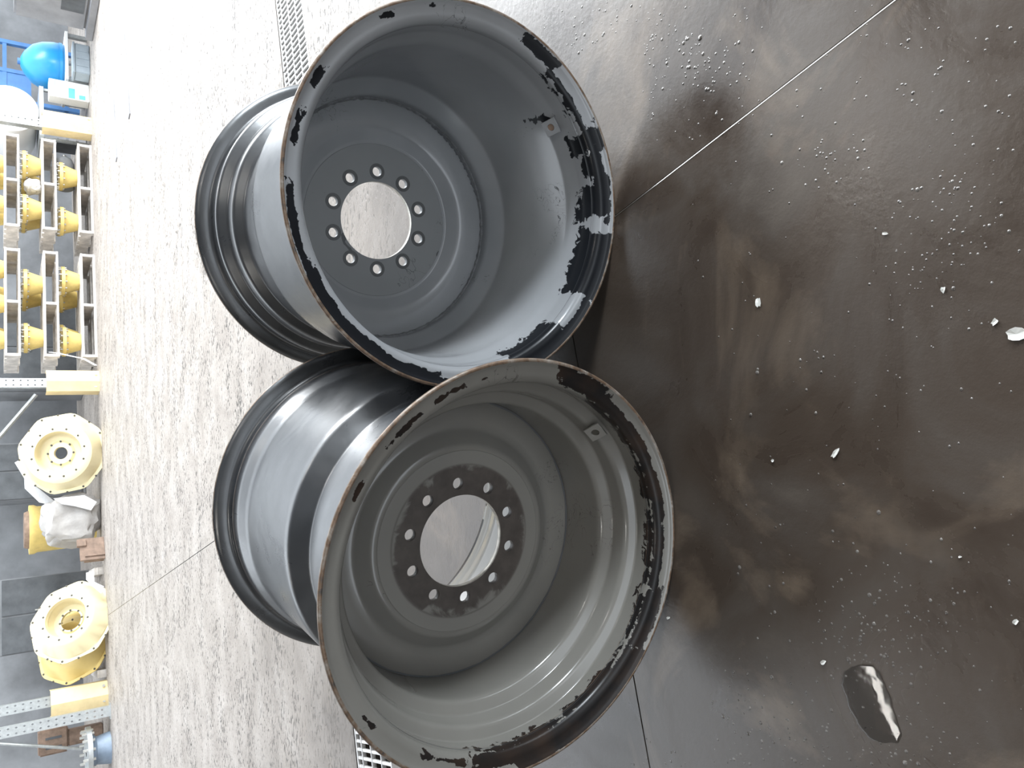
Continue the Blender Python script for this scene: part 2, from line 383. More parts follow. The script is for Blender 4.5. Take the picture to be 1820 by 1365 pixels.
# ------------------------------------------------------------------ drainage channel grates
def make_grate(label, s0, L=1.0, rot=0.0):
    g = root('drain_grate', DP + _d * s0, math.atan2(_d.y, _d.x), label, 'drain grate', 'drain grates along the channel')
    hw = DW / 2 - .012
    for k, yy in enumerate((-hw, -hw * .45, hw * .12, hw * .68, hw)):
        th = .006 if 0 < k < 4 else .009
        sh = -math.tan(rot) * yy; box('rail', .004 + sh, L - .004 + sh, yy - th / 2, yy + th / 2, -.020, -.002, M['grate'], g)
    n = 30; first = None
    for i in range(n):
        x = (i + .5) * L / n
        if first is None:
            bm = bmesh.new(); bx(bm, -.0055, .0055, -hw, hw, -.014, -.004)
            first = finish('slat', bm, M['grate'], g, smooth=False, loc=(x, 0, 0))
        else:
            c = first.copy(); C.objects.link(c); c.parent = g; c.location = (x, 0, 0)
        (first if i == 0 else c).rotation_euler[2] = rot
    return g
Ld = (DQ - DP).length
make_grate('worn steel drain grate half hidden behind the lower lip of the nearer wheel rim', -1.0 + .28)
make_grate('steel drain grate behind the nearer rim, hidden by its barrel', .28)
make_grate('steel drain grate behind the gap where the two rims touch', 1.28)
make_grate('steel drain grate behind the farther rim, mostly covered by its barrel', 2.33, rot=R(-12))
make_grate('bright steel drain grate running past the flange of the farther rim', 3.33, rot=R(-12))
make_grate('bright steel drain grate at the edge of the picture beside the farther rim', 4.33, rot=R(-12))

# steel tracks let into the yard floor
for i, (a, b_) in enumerate((((195, 42), (208, 284)), ((217, 0), (231, 207)))):
    a, b_ = fl(*a), fl(*b_); d = (b_ - a); e = a - d * .6; L = d.length * 1.6
    o = box('trim_%d' % (i + 1), 0, L, -.05, .05, -.01, .012, M['greym']); o.location = e; o.rotation_euler[2] = math.atan2(d.y, d.x); struct(o)

# ------------------------------------------------------------------ the two wheel rims
WR, WW = .42, .76
def rounded(pts, rad, n=4):
    out = [pts[0]]
    for a, b, c in zip(pts, pts[1:], pts[2:]):
        a, b, c = Vector(a), Vector(b), Vector(c); l = min(rad, (a - b).length * .45, (c - b).length * .45)
        p, q = b + (a - b).normalized() * l, b + (c - b).normalized() * l
        for k in range(n + 1):
            t = k / n; out.append(tuple(p * (1 - t) ** 2 + b * 2 * t * (1 - t) + q * t * t))
    out.append(pts[-1]); return out
def section(mid, half, cap=True):
    """closed cross section of a bent sheet along a midline of (x, r); returns points and a side code 0 inner, 1 outer, 2 end"""
    V = [Vector(p) for p in mid]; inn, outr = [], []
    for i, p in enumerate(V):
        t = (V[min(i + 1, len(V) - 1)] - V[max(i - 1, 0)]).normalized(); nrm = Vector((-t.y, t.x))
        outr.append(p + nrm * half); inn.append(p - nrm * half)
    def end(p, t):
        nrm = Vector((-t.y, t.x)); return [p + (-nrm * math.cos(a) + t * math.sin(a)) * half for a in (PI / 4, PI / 2, 3 * PI / 4)]
    pts = [(q, 0) for q in inn]
    pts += [(q, 2) for q in end(V[-1], (V[-1] - V[-2]).normalized())]
    pts += [(q, 1) for q in outr[::-1]]
    t0 = (V[1] - V[0]).normalized()
    pts += [(q, 2) for q in [V[0] + (Vector((-t0.y, t0.x)) * math.cos(a) - t0 * math.sin(a)) * half for a in (PI / 4, PI / 2, 3 * PI / 4)]]
    return [q for q, s in pts], [s for q, s in pts]
FL_MID = rounded([(.0050, .4155), (.0105, .4085), (.0145, .3960), (.0160, .3840), (.0240, .3755), (.0400, .3745)], .010, 3)
BA_MID = rounded([(.036, .3745), (.080, .3785), (.093, .3520), (.133, .3490), (.147, .3235), (.160, .3220), (.312, .3220), (.352, .3560), (.366, .3575), (.640, .3585), (.654, .3605), (.688, .3720), (.724, .3745)], .007, 4)

def chipfun(patches):
    def f(a, wv):                                  # a: degrees from the lowest point, towards the right; wv: 0 flange root .. 1 lip, <0 into the barrel
        best = -1.0
        for (a0, a1, w0, w1) in patches:
            da = min(a - a0, a1 - a) / 5.0; dw = min(wv - w0, w1 - wv) / .22
            best = max(best, min(da, dw, 1.0))
        return .5 + .5 * best
    return f
CHA = chipfun([(60, 79, -.05, .82), (30, 61, -.12, .44), (6, 32, -.13, .42), (-16, 8, -.15, .42), (-36, -14, -.12, .70), (-88, -34, -.14, .90), (-104, -86, -.08, .5), (-122, -107, .05, .32),
               (-146, -141, .35, .5), (150, 155, .35, .5), (126, 140, .28, .44), (112, 121, .3, .45), (100, 106, .3, .42)])
CHB = chipfun([(57, 73, .2, .8), (46, 58, -.05, .22), (33, 46, -.05, .14), (25, 33, -.34, 1.05), (14, 24, -.15, .5), (1, 14, -.33, .72), (-3, 2, .3, .7), (-30, -4, -.36, 1.15), (-46, -30, .35, 1.1), (-70, -44, -.30, 1.1),
               (-100, -68, .5, 1.1), (-152, -98, .22, 1.1), (-178, -150, .35, .8), (163, 171, .3, .65), (148, 154, .35, .65), (120, 125, .45, .68), (105, 108, .5, .7), (40, 44, -.6, -.4)])
def make_wheel(x, y, yaw, rev, phase, label, grp, paint, hubm, chips, valve_a):
    g = root('truck_wheel', (x, y, 0), -yaw, label, 'wheel', grp)
    NS = 240
    def X(v): return WW - v if rev else v
    def swept(name, mid, mats, code2mat, chip=None, wfun=None):
        pts, side = section(mid, .0045); bm = bmesh.new(); lay = bm.verts.layers.float.new('chip')
        rings = []
        for (q, s) in zip(pts, side):
            ring = []
            for k in range(NS):
                a = 2 * PI * k / NS                     # from the lowest point towards the right
                v = bm.verts.new((q.y * math.sin(a), X(q.x), WR - q.y * math.cos(a)))
                if chip and s != 1:
                    deg = math.degrees(a); deg = deg - 360 if deg > 180 else deg
                    v[lay] = chip(deg, wfun(q))
                ring.append(v)
            rings.append(ring)
        m = len(rings)
        for i in range(m):
            j = (i + 1) % m; s = side[i] if side[i] == side[j] else 2
            for k in range(NS):
                f = bm.faces.new((rings[i][k], rings[i][(k + 1) % NS], rings[j][(k + 1) % NS], rings[j][k])); f.material_index = code2mat[s]
        bmesh.ops.recalc_face_normals(bm, faces=bm.faces[:])
        return finish(name, bm, mats, g, angle=60)
    wf = lambda q: (q.y - .3765) / (.420 - .3765) if q.x < .03 else -(q.x - .024) * 6
    near_mid = FL_MID; far_mid = [(WW - a, b) for a, b in FL_MID][::-1]
    nearm, farm = (far_mid, near_mid) if rev else (near_mid, far_mid)
    def wf_near(q):
        d = WW - q.x if rev else q.x
        return (q.y - .3765) / (.420 - .3765) if d < .026 else -(d - .020) * 6
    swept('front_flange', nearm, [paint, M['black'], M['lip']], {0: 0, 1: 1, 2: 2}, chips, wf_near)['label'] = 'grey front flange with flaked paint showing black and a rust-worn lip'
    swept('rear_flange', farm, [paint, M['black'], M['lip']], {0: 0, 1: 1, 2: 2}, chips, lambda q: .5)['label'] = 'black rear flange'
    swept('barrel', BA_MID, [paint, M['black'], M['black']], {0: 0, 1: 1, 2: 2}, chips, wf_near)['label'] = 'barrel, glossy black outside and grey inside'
    # dished disc: flat hub plate with bore and ten bolt holes, then the pressed ring out to the barrel
    yc = X(.2516); rb, rbc, rh = .1037, .1312, .0128
    outl = [circ(0, 0, .205, 96), circ(0, 0, rb, 72)]
    for k in range(10):
        t = phase + k * PI / 5; outl.append(circ(rbc * math.cos(t), rbc * math.sin(t), rh, 20))
    hub = plate('hub_plate', outl, .014, hubm, g, .0012, 1); hub.location = (0, yc, WR)
    me = hub.data; me.transform(Matrix.Translation((0, yc, WR))); hub.location = (0, 0, 0)
    hub['label'] = 'hub plate with central bore and ten bolt holes'
    if len(me.materials) == 1: me.materials.append(M['bore'])
    for p in me.polygons:
        c = p.center; rr = math.hypot(c.x, c.z - WR)
        if rr < rb + .0005 and abs(p.normal.y) < .9: p.material_index = 1
    dm = rounded([(.2516, .203), (.2516, .214), (.2760, .246), (.2790, .262), (.2790, .3185)], .014, 4)
    pts, side = section(dm, .006); bm = bmesh.new()
    rings = []
    for q in pts: rings.append([bm.verts.new((q.y * math.sin(2 * PI * k / 160), X(q.x), WR - q.y * math.cos(2 * PI * k / 160))) for k in range(160)])
    for i in range(len(rings)):
        a, b = rings[i], rings[(i + 1) % len(rings)]
        for k in range(160): bm.faces.new((a[k], a[(k + 1) % 160], b[(k + 1) % 160], b[k]))
    bmesh.ops.recalc_face_normals(bm, faces=bm.faces[:])
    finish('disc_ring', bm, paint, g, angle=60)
    def seam(name, a0, a1, wmax, yy, m, taper=True):
        bm = bmesh.new(); rows = []; n = 90
        for k in range(n + 1):
            a = R(a0 + (a1 - a0) * k / n); t = k / n
            wd = wmax * (min(1, 4 * t, 4 * (1 - t)) if taper else 1) * (.75 + .25 * math.sin(k * 1.7) * math.sin(k * .6)) + .0004; ro = .3168; ri = ro - wd
            rows.append([bm.verts.new((r_ * math.sin(a), y_, WR - r_ * math.cos(a))) for r_, y_ in ((ri, yy), (ro, yy), (ro, yy + (.0012 if rev else -.0012)), (ri + .0002, yy + (.0012 if rev else -.0012)))])
        for p, q in zip(rows, rows[1:]):
            for j in range(4): bm.faces.new((p[j], p[(j + 1) % 4], q[(j + 1) % 4], q[j]))
        bm.faces.new(rows[0]); bm.faces.new(rows[-1][::-1])
        bmesh.ops.recalc_face_normals(bm, faces=bm.faces[:]); return finish(name, bm, m, g, smooth=False)
    if rev: seam('dark_seam', 8, 78, .013, X(.2868), M['dark'])['label'] = 'dark strip along the disc edge'
    else: seam('disc_crevice_shade', 0, 359.9, .0035, X(.2722), M['dark'], False)  # dark ring laid in for the shade of the crevice round the disc
    if rev:      # this side shows the weld, with a dark strip along part of it
        bm = bmesh.new()
        for k in range(180):
            pass
        rings = []
        for k in range(200):
            a = 2 * PI * k / 200; rr = .3165 + .0012 * math.sin(k * 2.3); dd = .0052 + .0010 * math.sin(k * 3.1 + 1)
            rings.append([bm.verts.new(((rr + dd * math.cos(t)) * math.sin(a), X(.2866) + dd * math.sin(t), WR - (rr + dd * math.cos(t)) * math.cos(a))) for t in [j * PI / 3 for j in range(6)]])
        for k in range(200):
            p, q = rings[k], rings[(k + 1) % 200]
            for j in range(6): bm.faces.new((p[j], p[(j + 1) % 6], q[(j + 1) % 6], q[j]))
        bmesh.ops.recalc_face_normals(bm, faces=bm.faces[:])
        finish('weld_bead', bm, M['weld'], g)
        for k in range(10):                                     # spot-faced rings round the bolt holes
            t = phase + k * PI / 5; sp = plate('spot_face', [circ(0, 0, .0215, 32), circ(0, 0, rh + .0002, 20)], .0012, M['spot'], g)
            sp.location = (rbc * math.cos(t), X(.2590), WR + rbc * math.sin(t))
    # valve boss: a small square plate with its hole, on the slope inside the front of the barrel
    va = R(valve_a); vx, vr = (.668, .357) if rev else (.0850, .3560)
    out = [[(-.019, -.019), (.019, -.019), (.019, .019), (-.019, .019)], circ(0, 0, .0085, 18)]
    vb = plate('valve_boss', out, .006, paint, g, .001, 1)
    slope = R(18 if rev else -60)
    n = Vector((-math.sin(va), 0, math.cos(va)))                # towards the axle
    fwd = Vector((0, -1, 0)); th_ = R(28 if rev else 42); nn = (n * math.cos(th_) + fwd * math.sin(th_)).normalized()
    ex = Vector((math.cos(va), 0, math.sin(va))); ez = nn.cross(ex) * -1
    Mx = Matrix((ex, -nn, ez)).transposed().to_4x4()
    Mx.translation = Vector((vr * math.sin(va), X(vx) if not rev else X(vx), WR - vr * math.cos(va))) + nn * (.008 if rev else .0125)
    vb.matrix_local = Mx; vb['label'] = 'square valve boss with a round hole'
    bm = bmesh.new(); lathe(bm, [(0, .0005), (0, .0085), (.004, .0085)], 18, 'Y'); hb = finish('valve_hole', bm, M['rust'] if rev else M['hole'], vb)
    hb.location = (0, .0005, 0)
    return g
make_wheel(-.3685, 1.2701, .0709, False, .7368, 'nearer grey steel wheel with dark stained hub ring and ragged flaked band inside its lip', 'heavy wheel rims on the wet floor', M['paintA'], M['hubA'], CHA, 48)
make_wheel(.4070, 1.4743, .0785, True, .0370, 'farther grey steel wheel with deep-set hub and big black flaked patches on its lip', 'heavy wheel rims on the wet floor', M['paintB'], M['hubB'], CHB, 39)

# ------------------------------------------------------------------ paint flakes, drops and a puddle on the near floor
rnd = random.Random(5)
FLK = [((1349, 537), .013, .024, 80, 'slim upright paint flake lying alone on the brown floor'), ((1485, 805), .011, .024, 70, 'long pale paint flake in the middle of the bare floor'),
       ((1374, 818), .007, .008, 20, 'tiny pale paint flake between the nearer rim and the long flake'), ((1807, 594), .020, .030, 10, 'large curled white paint flake at the picture edge'),
       ((1769, 572), .010, .014, 30, 'small white paint flake just beside the large curled one'), ((1678, 515), .007, .012, 75, 'small teardrop paint flake between the two slabs of wet floor'),
       ((1574, 415), .006, .012, 5, 'narrow white paint flake on the grey part of the floor'), ((1464, 1177), .008, .013, 40, 'bent white paint flake beside the puddle'),
       ((1189, 1098), .006, .014, 40, 'curved white paint flake just under the lip of the nearer rim'), ((1707, 989), .004, .006, 10, 'speck-sized paint flake far from both rims'),
       ((1806, 1105), .007, .011, 60, 'dull paint flake near the picture corner past the puddle')]
for (px, py), a, b_, ang, lab in FLK:
    a, b_ = a * .5, b_ * .5
    bm = bmesh.new(); n = 11; top = []; bot = []
    for k in range(n):
        t = 2 * PI * k / n; rr = rnd.uniform(.62, 1.1)
        xx, yy = a * rr * math.cos(t), b_ * rr * math.sin(t); zz = .001 + .003 * (xx / a) ** 2 * rnd.uniform(.5, 1.2)
        top.append(bm.verts.new((xx, yy, zz + .0008))); bot.append(bm.verts.new((xx, yy, zz)))
    c1, c0 = bm.verts.new((0, 0, .0016)), bm.verts.new((0, 0, .0004))
    for k in range(n):
        bm.faces.new((top[k], top[(k + 1) % n], c1)); bm.faces.new((bot[(k + 1) % n], bot[k], c0)); bm.faces.new((bot[k], bot[(k + 1) % n], top[(k + 1) % n], top[k]))
    o = finish('paint_flake', bm, M['flake'], None, smooth=False, loc=fl(px, py)); o.rotation_euler[2] = R(ang + rnd.uniform(-20, 20))
    tag(o, lab, 'paint flake', 'paint flakes on the floor')

def drops():
    bm = bmesh.new(); pts = []
    def clus(px, py, sx, sy, n):
        for _ in range(n): pts.append((rnd.gauss(px, sx), rnd.gauss(py, sy)))
    clus(1545, 1130, 60, 60, 120); clus(1500, 1330, 130, 40, 110); clus(1200, 1270, 50, 60, 110); clus(1170, 90, 70, 60, 150); clus(1080, 70, 60, 50, 80); clus(1270, 120, 60, 70, 60)
    clus(1700, 380, 60, 50, 70); clus(1640, 480, 60, 40, 40); clus(1480, 280, 30, 20, 30); clus(1650, 130, 80, 70, 40); clus(1330, 1300, 60, 60, 80); clus(1620, 1080, 80, 60, 60)
    for _ in range(240): pts.append((rnd.uniform(1230, 1820), rnd.uniform(0, 1365)))
    for (px, py) in pts:
        if px > 1815 or py < 3 or py > 1362 or px < 950: continue
        p = fl(px, py)
        # keep clear of the rims
        if (abs(p.x + .3685) < .47 and p.y > 1.17) or (abs(p.x - .407) < .47 and p.y > 1.38): continue
        r = abs(rnd.gauss(.0, .0012)) + .0010; r *= .6 + .5 * p.y; h = r * rnd.uniform(.28, .42); n = 8
        ring = [bm.verts.new((p.x + r * math.cos(2 * PI * k / n), p.y + r * math.sin(2 * PI * k / n), .0)) for k in range(n)]
        r2 = [bm.verts.new((p.x + r * .7 * math.cos(2 * PI * k / n), p.y + r * .7 * math.sin(2 * PI * k / n), h * .75)) for k in range(n)]
        t = bm.verts.new((p.x, p.y, h))
        for k in range(n):
            bm.faces.new((ring[k], ring[(k + 1) % n], r2[(k + 1) % n], r2[k])); bm.faces.new((r2[k], r2[(k + 1) % n], t))
    o = finish('water_drops', bm, M['grit'], None, angle=180)
    tag(o, 'scattered water drops and wet grit glinting on the near floor', 'water drops', kind='stuff')
drops()
def puddle(ctr, out, label, m='water'):
    c = fl(*ctr); bm = bmesh.new(); ps = [fl(*q) for q in out]; n = len(ps)
    # smooth the outline
    pp = []
    for i in range(n):
        a, b, d_, e = ps[i - 1], ps[i], ps[(i + 1) % n], ps[(i + 2) % n]
        for t in (0, .25, .5, .75):
            q = .5 * ((2 * b) + (d_ - a) * t + (2 * a - 5 * b + 4 * d_ - e) * t * t + (3 * b - a - 3 * d_ + e) * t ** 3)
            pp.append(q + Vector((rnd.uniform(-1, 1), rnd.uniform(-1, 1), 0)) * .002)
    n = len(pp); r0 = [bm.verts.new(p - c + Vector((0, 0, .0002))) for p in pp]; r1 = [bm.verts.new((p - c) * .975 + Vector((0, 0, .0006))) for p in pp]; r2 = [bm.verts.new((p - c) * .94 + Vector((0, 0, .0006))) for p in pp]; t = bm.verts.new((0, 0, .0006))
    for k in range(n): bm.faces.new((r0[k], r0[(k + 1) % n], r1[(k + 1) % n], r1[k])); bm.faces.new((r1[k], r1[(k + 1) % n], r2[(k + 1) % n], r2[k])); bm.faces.new((r2[k], r2[(k + 1) % n], t))
    bmesh.ops.recalc_face_normals(bm, faces=bm.faces[:])
    o = finish('puddle', bm, M[m], None, loc=c, angle=180); tag(o, label, 'puddle'); return o
puddle((1550, 1250), [(1497, 1200), (1520, 1183), (1545, 1180), (1563, 1195), (1578, 1225), (1590, 1262), (1601, 1300), (1598, 1318), (1575, 1320), (1552, 1316), (1530, 1295), (1512, 1262), (1500, 1230)], 'small oval puddle mirroring a bright lamp on the brown floor')

# ------------------------------------------------------------------ racks at the far side of the yard
def post(s, t, label, width=.13, tilt=0.0, height=3.2):
    g = root('rack_post', rk(s, t), RA, label, 'rack post', 'perforated rack posts')
    W = width / 2; holes = []
    z = .10
    while z < height - .1:
        for sx in (-.5, .5):
            holes.append([(sx * W + dx, z + dz) for dx, dz in ((-.012, 0), (0, .017), (.012, 0), (0, -.017))])
        z += .085
    f = plate('perforated_face', [[(-W, 0), (W, 0), (W, height), (-W, height)]] + holes, .006, M['steel'], g)
    bm = bmesh.new(); bx(bm, -W, -W + .006, .003, .10, 0, height); finish('side_flange', bm, M['steel'], g, smooth=False)
    bm = bmesh.new(); bx(bm, W - .006, W, .003, .10, 0, height); finish('side_flange', bm, M['steel'], g, smooth=False)
    box('foot_plate', -.10, .10, -.03, .13, 0, .01, M['steel'], g)
    g.rotation_euler[1] = tilt
    return g
post(4.06, .05, 'perforated steel rack post behind the post guard next to the white drum')
post(0.01, .05, 'perforated steel rack post in the gap between the yellow castings and the cream discs')
post(-4.25, .14, 'perforated steel rack post rising behind the post guard beside the leaning cream discs')
post(-4.47, -.28, 'unguarded perforated steel rack post nearest the blue-grey flanged casting')
def guard(s, t, label, h=.655, rot=0):
    g = root('post_guard', rk(s, t), RA + rot, label, 'post guard', 'yellow rack post guards')
    # bent sheet: a face towards the yard, a face towards the light and a short return
    path = [(.17, .12), (.155, -.06), (-.02, -.15), (-.155, -.10), (-.16, .10)]
    for i, (a, b_) in enumerate(zip(path, path[1:])):
        a, b_ = Vector((*a, 0)), Vector((*b_, 0)); d = (b_ - a); nrm = Vector((d.y, -d.x, 0)).normalized() * .006
        bm = bmesh.new(); vs = [bm.verts.new(p) for p in (a, b_, b_ + nrm, a + nrm)]; vt = [bm.verts.new(v.co + Vector((0, 0, h))) for v in vs]
        bm.faces.new(vs[::-1]); bm.faces.new(vt)
        for k in range(4): bm.faces.new((vs[k], vs[(k + 1) % 4], vt[(k + 1) % 4], vt[k]))
        bmesh.ops.recalc_face_normals(bm, faces=bm.faces[:])
        finish('guard_face' if i in (1, 2) else 'guard_return', bm, M['yellow'], g, smooth=False)
    for sx in (.10, -.09): 
        bm = bmesh.new(); lathe(bm, [(0, .0), (0, .018), (.012, .018), (.012, .0)], 10, 'Y'); o = finish('anchor_bolt', bm, M['bolt'], g); o.location = (sx, -.125, .05)
    return g
guard(4.06, -.02, 'yellow sheet post guard standing below the white drum')
guard(0.0, -.02, 'pale yellow post guard standing alone between the castings and the cream discs')
guard(-4.27, .06, 'yellow post guard beside the leaning cream discs and the double posts', rot=R(4))
for (s0, z0, s1, z1, t, lab) in ((-.05, .75, -1.1, 1.55, .5, 'grey diagonal brace rising from the middle rack post'), (3.86, .62, 3.2, .62 + .55, 1.05, 'pale diagonal brace between the white drum post and the yellow castings'),):
    bm = bmesh.new(); tube(bm, [(0, 0, z0), (s1 - s0, .25, z1)], .028, 8); o = finish('rack_brace', bm, M['steel'], None, loc=rk(s0, t)); o.rotation_euler[2] = RA; tag(o, lab, 'brace', 'rack braces')
s_a, z_a = sz(0, 1328, .1); s_b, z_b = sz(150, 1337, .1)
bm = bmesh.new(); tube(bm, [(0, 0, z_a + .6), (0, 0, z_a), (s_b - s_a, 0, z_b)], .02, 8); o = finish('rack_brace', bm, M['steel'], None, loc=rk(s_a, .45)); o.rotation_euler[2] = RA; tag(o, 'thin steel rod slanting down to the blue-grey flanged casting', 'brace', 'rack braces')

# pallets with the yellow castings, two stacks
def make_pallet(w, d, h, label, grp):
    g = root('pallet', (0, 0, 0), RA, label, 'pallet', grp)
    for i in range(6):
        y = i * (d - .12) / 5; box('deck_board', 0, w, y, y + .12, h - .028, h, M['wood'], g)
    for i, xx in enumerate((0, w / 2 - .02, w - .04)): box('stringer', xx, xx + .04, 0.01, d - .01, .026, h - .028, M['wood'], g)
    for yy in (0, d / 2 - .05, d - .1): box('bottom_board', 0, w, yy, yy + .1, 0, .026, M['wood'], g)
    return g
def make_cone(rt_, rb_, h, label, grp):
    g = root('flanged_casting', (0, 0, 0), 0, label, 'casting', grp)
    bm = bmesh.new(); lathe(bm, [(0, .02), (0, rb_), (h - .05, rt_ * .86), (h - .05, .02)], 40)
    finish('tapered_body', bm, M['cone'], g)
    bm = bmesh.new(); lathe(bm, [(h - .052, .05), (h - .052, rt_), (h - .006, rt_), (h - .006, .05)], 40); finish('flange', bm, M['cone'], g)
    first = None
    for k in range(12):
        a = 2 * PI * k / 12
        if first is None:
            bm = bmesh.new(); lathe(bm, [(h - .075, .0), (h - .075, .012), (h + .024, .012), (h + .024, 0)], 6); first = finish('flange_bolt', bm, M['bolt'], g); c = first
        else: c = first.copy(); C.objects.link(c); c.parent = g
        c.location = (math.cos(a) * (rt_ - .02), math.sin(a) * (rt_ - .02), 0)
    return g
PH = .19
stacks = [('stack beside the white drum', 2.33, 1.47, [0.0, .475, .945]), ('stack beside the middle rack post', .39, 1.60, [0.0, .475, .945])]
lev = ['bottom', 'second', 'third']
pal0 = make_pallet(1.47, .95, PH, 'x', 'pallets of yellow castings'); pal1 = make_pallet(1.60, .95, PH, 'x', 'pallets of yellow castings')
con = make_cone(.215, .12, .245, 'x', 'yellow flanged castings on pallets')
used = {0: False, 1: False, 'c': False}
def put_cone(s, t, z, label, rz=0):
    g = con if not used['c'] else copy_tree(con); used['c'] = True
    g.location = rk(s, t, z); g.rotation_euler[2] = rz; g['label'] = label; return g
frontcones = {0: [[3.32, 2.58], [3.43, 2.72], [3.40, 2.75]], 1: [[1.62, .68], [1.54, .72], [1.74, 1.22, .68]]}
for si, (nm, s0, wd, zs) in enumerate(stacks):
    side = 'white drum' if si == 0 else 'middle post'
    for li, z in enumerate(zs):
        src = (pal0, pal1)[si]; g = src if not used[si] else copy_tree(src); used[si] = True
        g.location = rk(s0, .02, z); g['label'] = 'weathered pallet, %s from the floor in the casting stack near the %s' % (['lowest', 'second', 'third'][li], side)
        fr = frontcones[si][li]
        for k, s in enumerate(fr):
            pos = (['end towards the drum', 'end away from the drum'] if si == 0 else (['end towards the drum', 'end towards the cream discs'] if len(fr) == 2 else ['end towards the drum', 'middle', 'end towards the cream discs']))[k]
            put_cone(s, .25, z + PH, 'yellow flanged casting, front row, %s pallet near the %s, %s' % (['lowest', 'second', 'third'][li], side, pos), rnd.uniform(0, 1))
        for k, s in enumerate([s0 + wd * .30, s0 + wd * .70]):
            if si == 0 and li == 0 and k == 1: continue                     # the grey cylinder lies here
            put_cone(s, .72, z + PH, 'yellow flanged casting, shaded rear row, %s pallet near the %s, %s' % (['lowest', 'second', 'third'][li], side, ['farther from the drum', 'nearer the drum'][k]), rnd.uniform(0, 1))

def crumple(name, s, t, z, sx, sy, sz_, m, label, cat, seed=0, rough=.18):
    bm = bmesh.new(); bmesh.ops.create_icosphere(bm, subdivisions=4, radius=1)
    for v in bm.verts:
        n = mnoise.fractal(v.co * 1.6 + Vector((seed, 0, 0)), .9, 2.1, 4); n2 = abs(mnoise.noise(v.co * 3.1 + Vector((0, seed, 0))))
        q = v.co * (1 + rough * n * 2 - n2 * rough)
        # squarish bundle
        q = Vector([math.copysign(abs(c) ** .7, c) for c in q])
        v.co = Vector((q.x * sx, q.y * sy, max(-sz_, q.z * sz_)))
    zmin = min(v.co.z for v in bm.verts)
    for v in bm.verts: v.co.z -= zmin
    o = finish(name, bm, m, None, loc=rk(s, t, z), angle=30); o.rotation_euler[2] = RA; return tag(o, label, cat)
crumple('plastic_bag', 3.075, .22, .475 + PH, .10, .15, .11, M['film'], 'crumpled white plastic bag between two yellow castings', 'plastic bag', 3)

# curled strap hanging from the stack near the middle post
s_a, z_a = sz(88, 628); s_b, z_b = sz(120, 636); s_c, z_c = sz(148, 641); s_d, z_d = sz(170, 652)
bm = bmesh.new(); rows = []
for (s, z, y) in ((s_a, z_a, -.06), ((s_a + s_b) / 2, (z_a + z_b) / 2, -.11), (s_b, z_b, -.12), (s_c, z_c, -.10), (s_d, max(.01, z_d), -.07)):
    rows.append([bm.verts.new((s - s_a + dx, y + dy, z + dz)) for dx, dy, dz in ((0, 0, .022), (.014, .03, -.018), (.012, .033, -.02), (-.002, .003, .02))])
for a, b_ in zip(rows, rows[1:]):
    for k in range(4): bm.faces.new((a[k], a[(k + 1) % 4], b_[(k + 1) % 4], b_[k]))
bm.faces.new(rows[0]); bm.faces.new(rows[-1][::-1]); bmesh.ops.recalc_face_normals(bm, faces=bm.faces[:])
o = finish('packing_strap', bm, M['film'], None, loc=rk(s_a, 0)); o.rotation_euler[2] = RA; tag(o, 'loose white packing strap curling down from the pallet stack', 'strap')

# lying cylinder behind the guard near the drum
g = root('gas_cylinder', rk(3.30, .60, PH), RA, 'grey round-ended cylinder lying on the lowest pallet beside the post guard', 'cylinder')
bm = bmesh.new(); lathe(bm, [(0, .0), (0, .12), (.02, .135), (.42, .135), (.49, .115), (.53, .07), (.54, .0)], 32, 'X', org=(0, 0, .136)); finish('body', bm, M['cyl'], g)
bm = bmesh.new(); lathe(bm, [(.535, .0), (.535, .026), (.575, .024), (.575, 0)], 12, 'X', org=(0, 0, .136)); finish('neck', bm, M['bolt'], g)

# white drum, cartons, crates, blue drum and grey machine at the far right
g = root('white_drum', rk(4.45, .35, .62), RA, 'large white drum lying with its round end towards the yard', 'drum')
s, z = sz(18, 170)
g.location = rk(s, .35, 0); zc = z; DRS, DRZ = s, z - .385
bm = bmesh.new(); lathe(bm, [(.04, .0), (.02, .30), (.0, .345), (0, .365), (.03, .375), (.9, .375), (.93, .36), (.93, 0)], 56, 'Y', org=(0, 0, zc)); finish('shell', bm, M['white'], g)
bm = bmesh.new(); lathe(bm, [(-.004, .352), (-.012, .366), (-.004, .38), (.03, .383), (.03, .352)], 56, 'Y', org=(0, 0, zc), closed=True); finish('rolled_rim', bm, M['white'], g)
bm = bmesh.new(); lathe(bm, [(.03, 0), (-.01, .022), (-.02, .012), (-.02, 0)], 12, 'Y', org=(-.20, 0, zc - .13)); finish('bung', bm, M['bolt'], g)

g = root('white_carton', rk(*[sz(100, 147)[0], 0]), RA, 'white carton with a teal printed label standing beside the white drum', 'carton')
s1, zt = sz(87, 120); s0, zb = sz(146, 173)
s0, s1 = s0, s1; g.location = rk(s0, .10, 0); zb = 0; L = min(s1 - s0, .30); hh = zt - max(0, zb)
box('box_body', 0, L, 0, .20, 0, hh, M['card'], g, .006); box('print_band', L * .04, L * .62, -.003, .002, hh * .36, hh * .52, M['teal'], g); box('print_mark', L * .06, L * .3, -.003, .002, hh * .10, hh * .26, M['teal'], g)
box('lid_seam', 0, L, -.002, .004, hh * .84, hh * .86, M['crate'], g)
g2 = root('dark_crate', rk(DRS - .30, .55), RA, 'dark open crate under the white carton beside the post guard', 'crate')
for (a, b_) in ((0, .03), (.42, .45)): box('crate_side', a, b_, 0, .4, 0, .42, M['dark'], g2)
for k in range(3): box('crate_slat', 0, .45, -.015, 0, .02 + k * .14, .12 + k * .14, M['greym'], g2)
box('crate_base', .03, .42, 0, .4, 0, .02, M['dark'], g2)
g = root('shelf_stand', rk(DRS - .42, .36), RA, 'pale steel stand carrying the white drum behind the carton', 'stand')
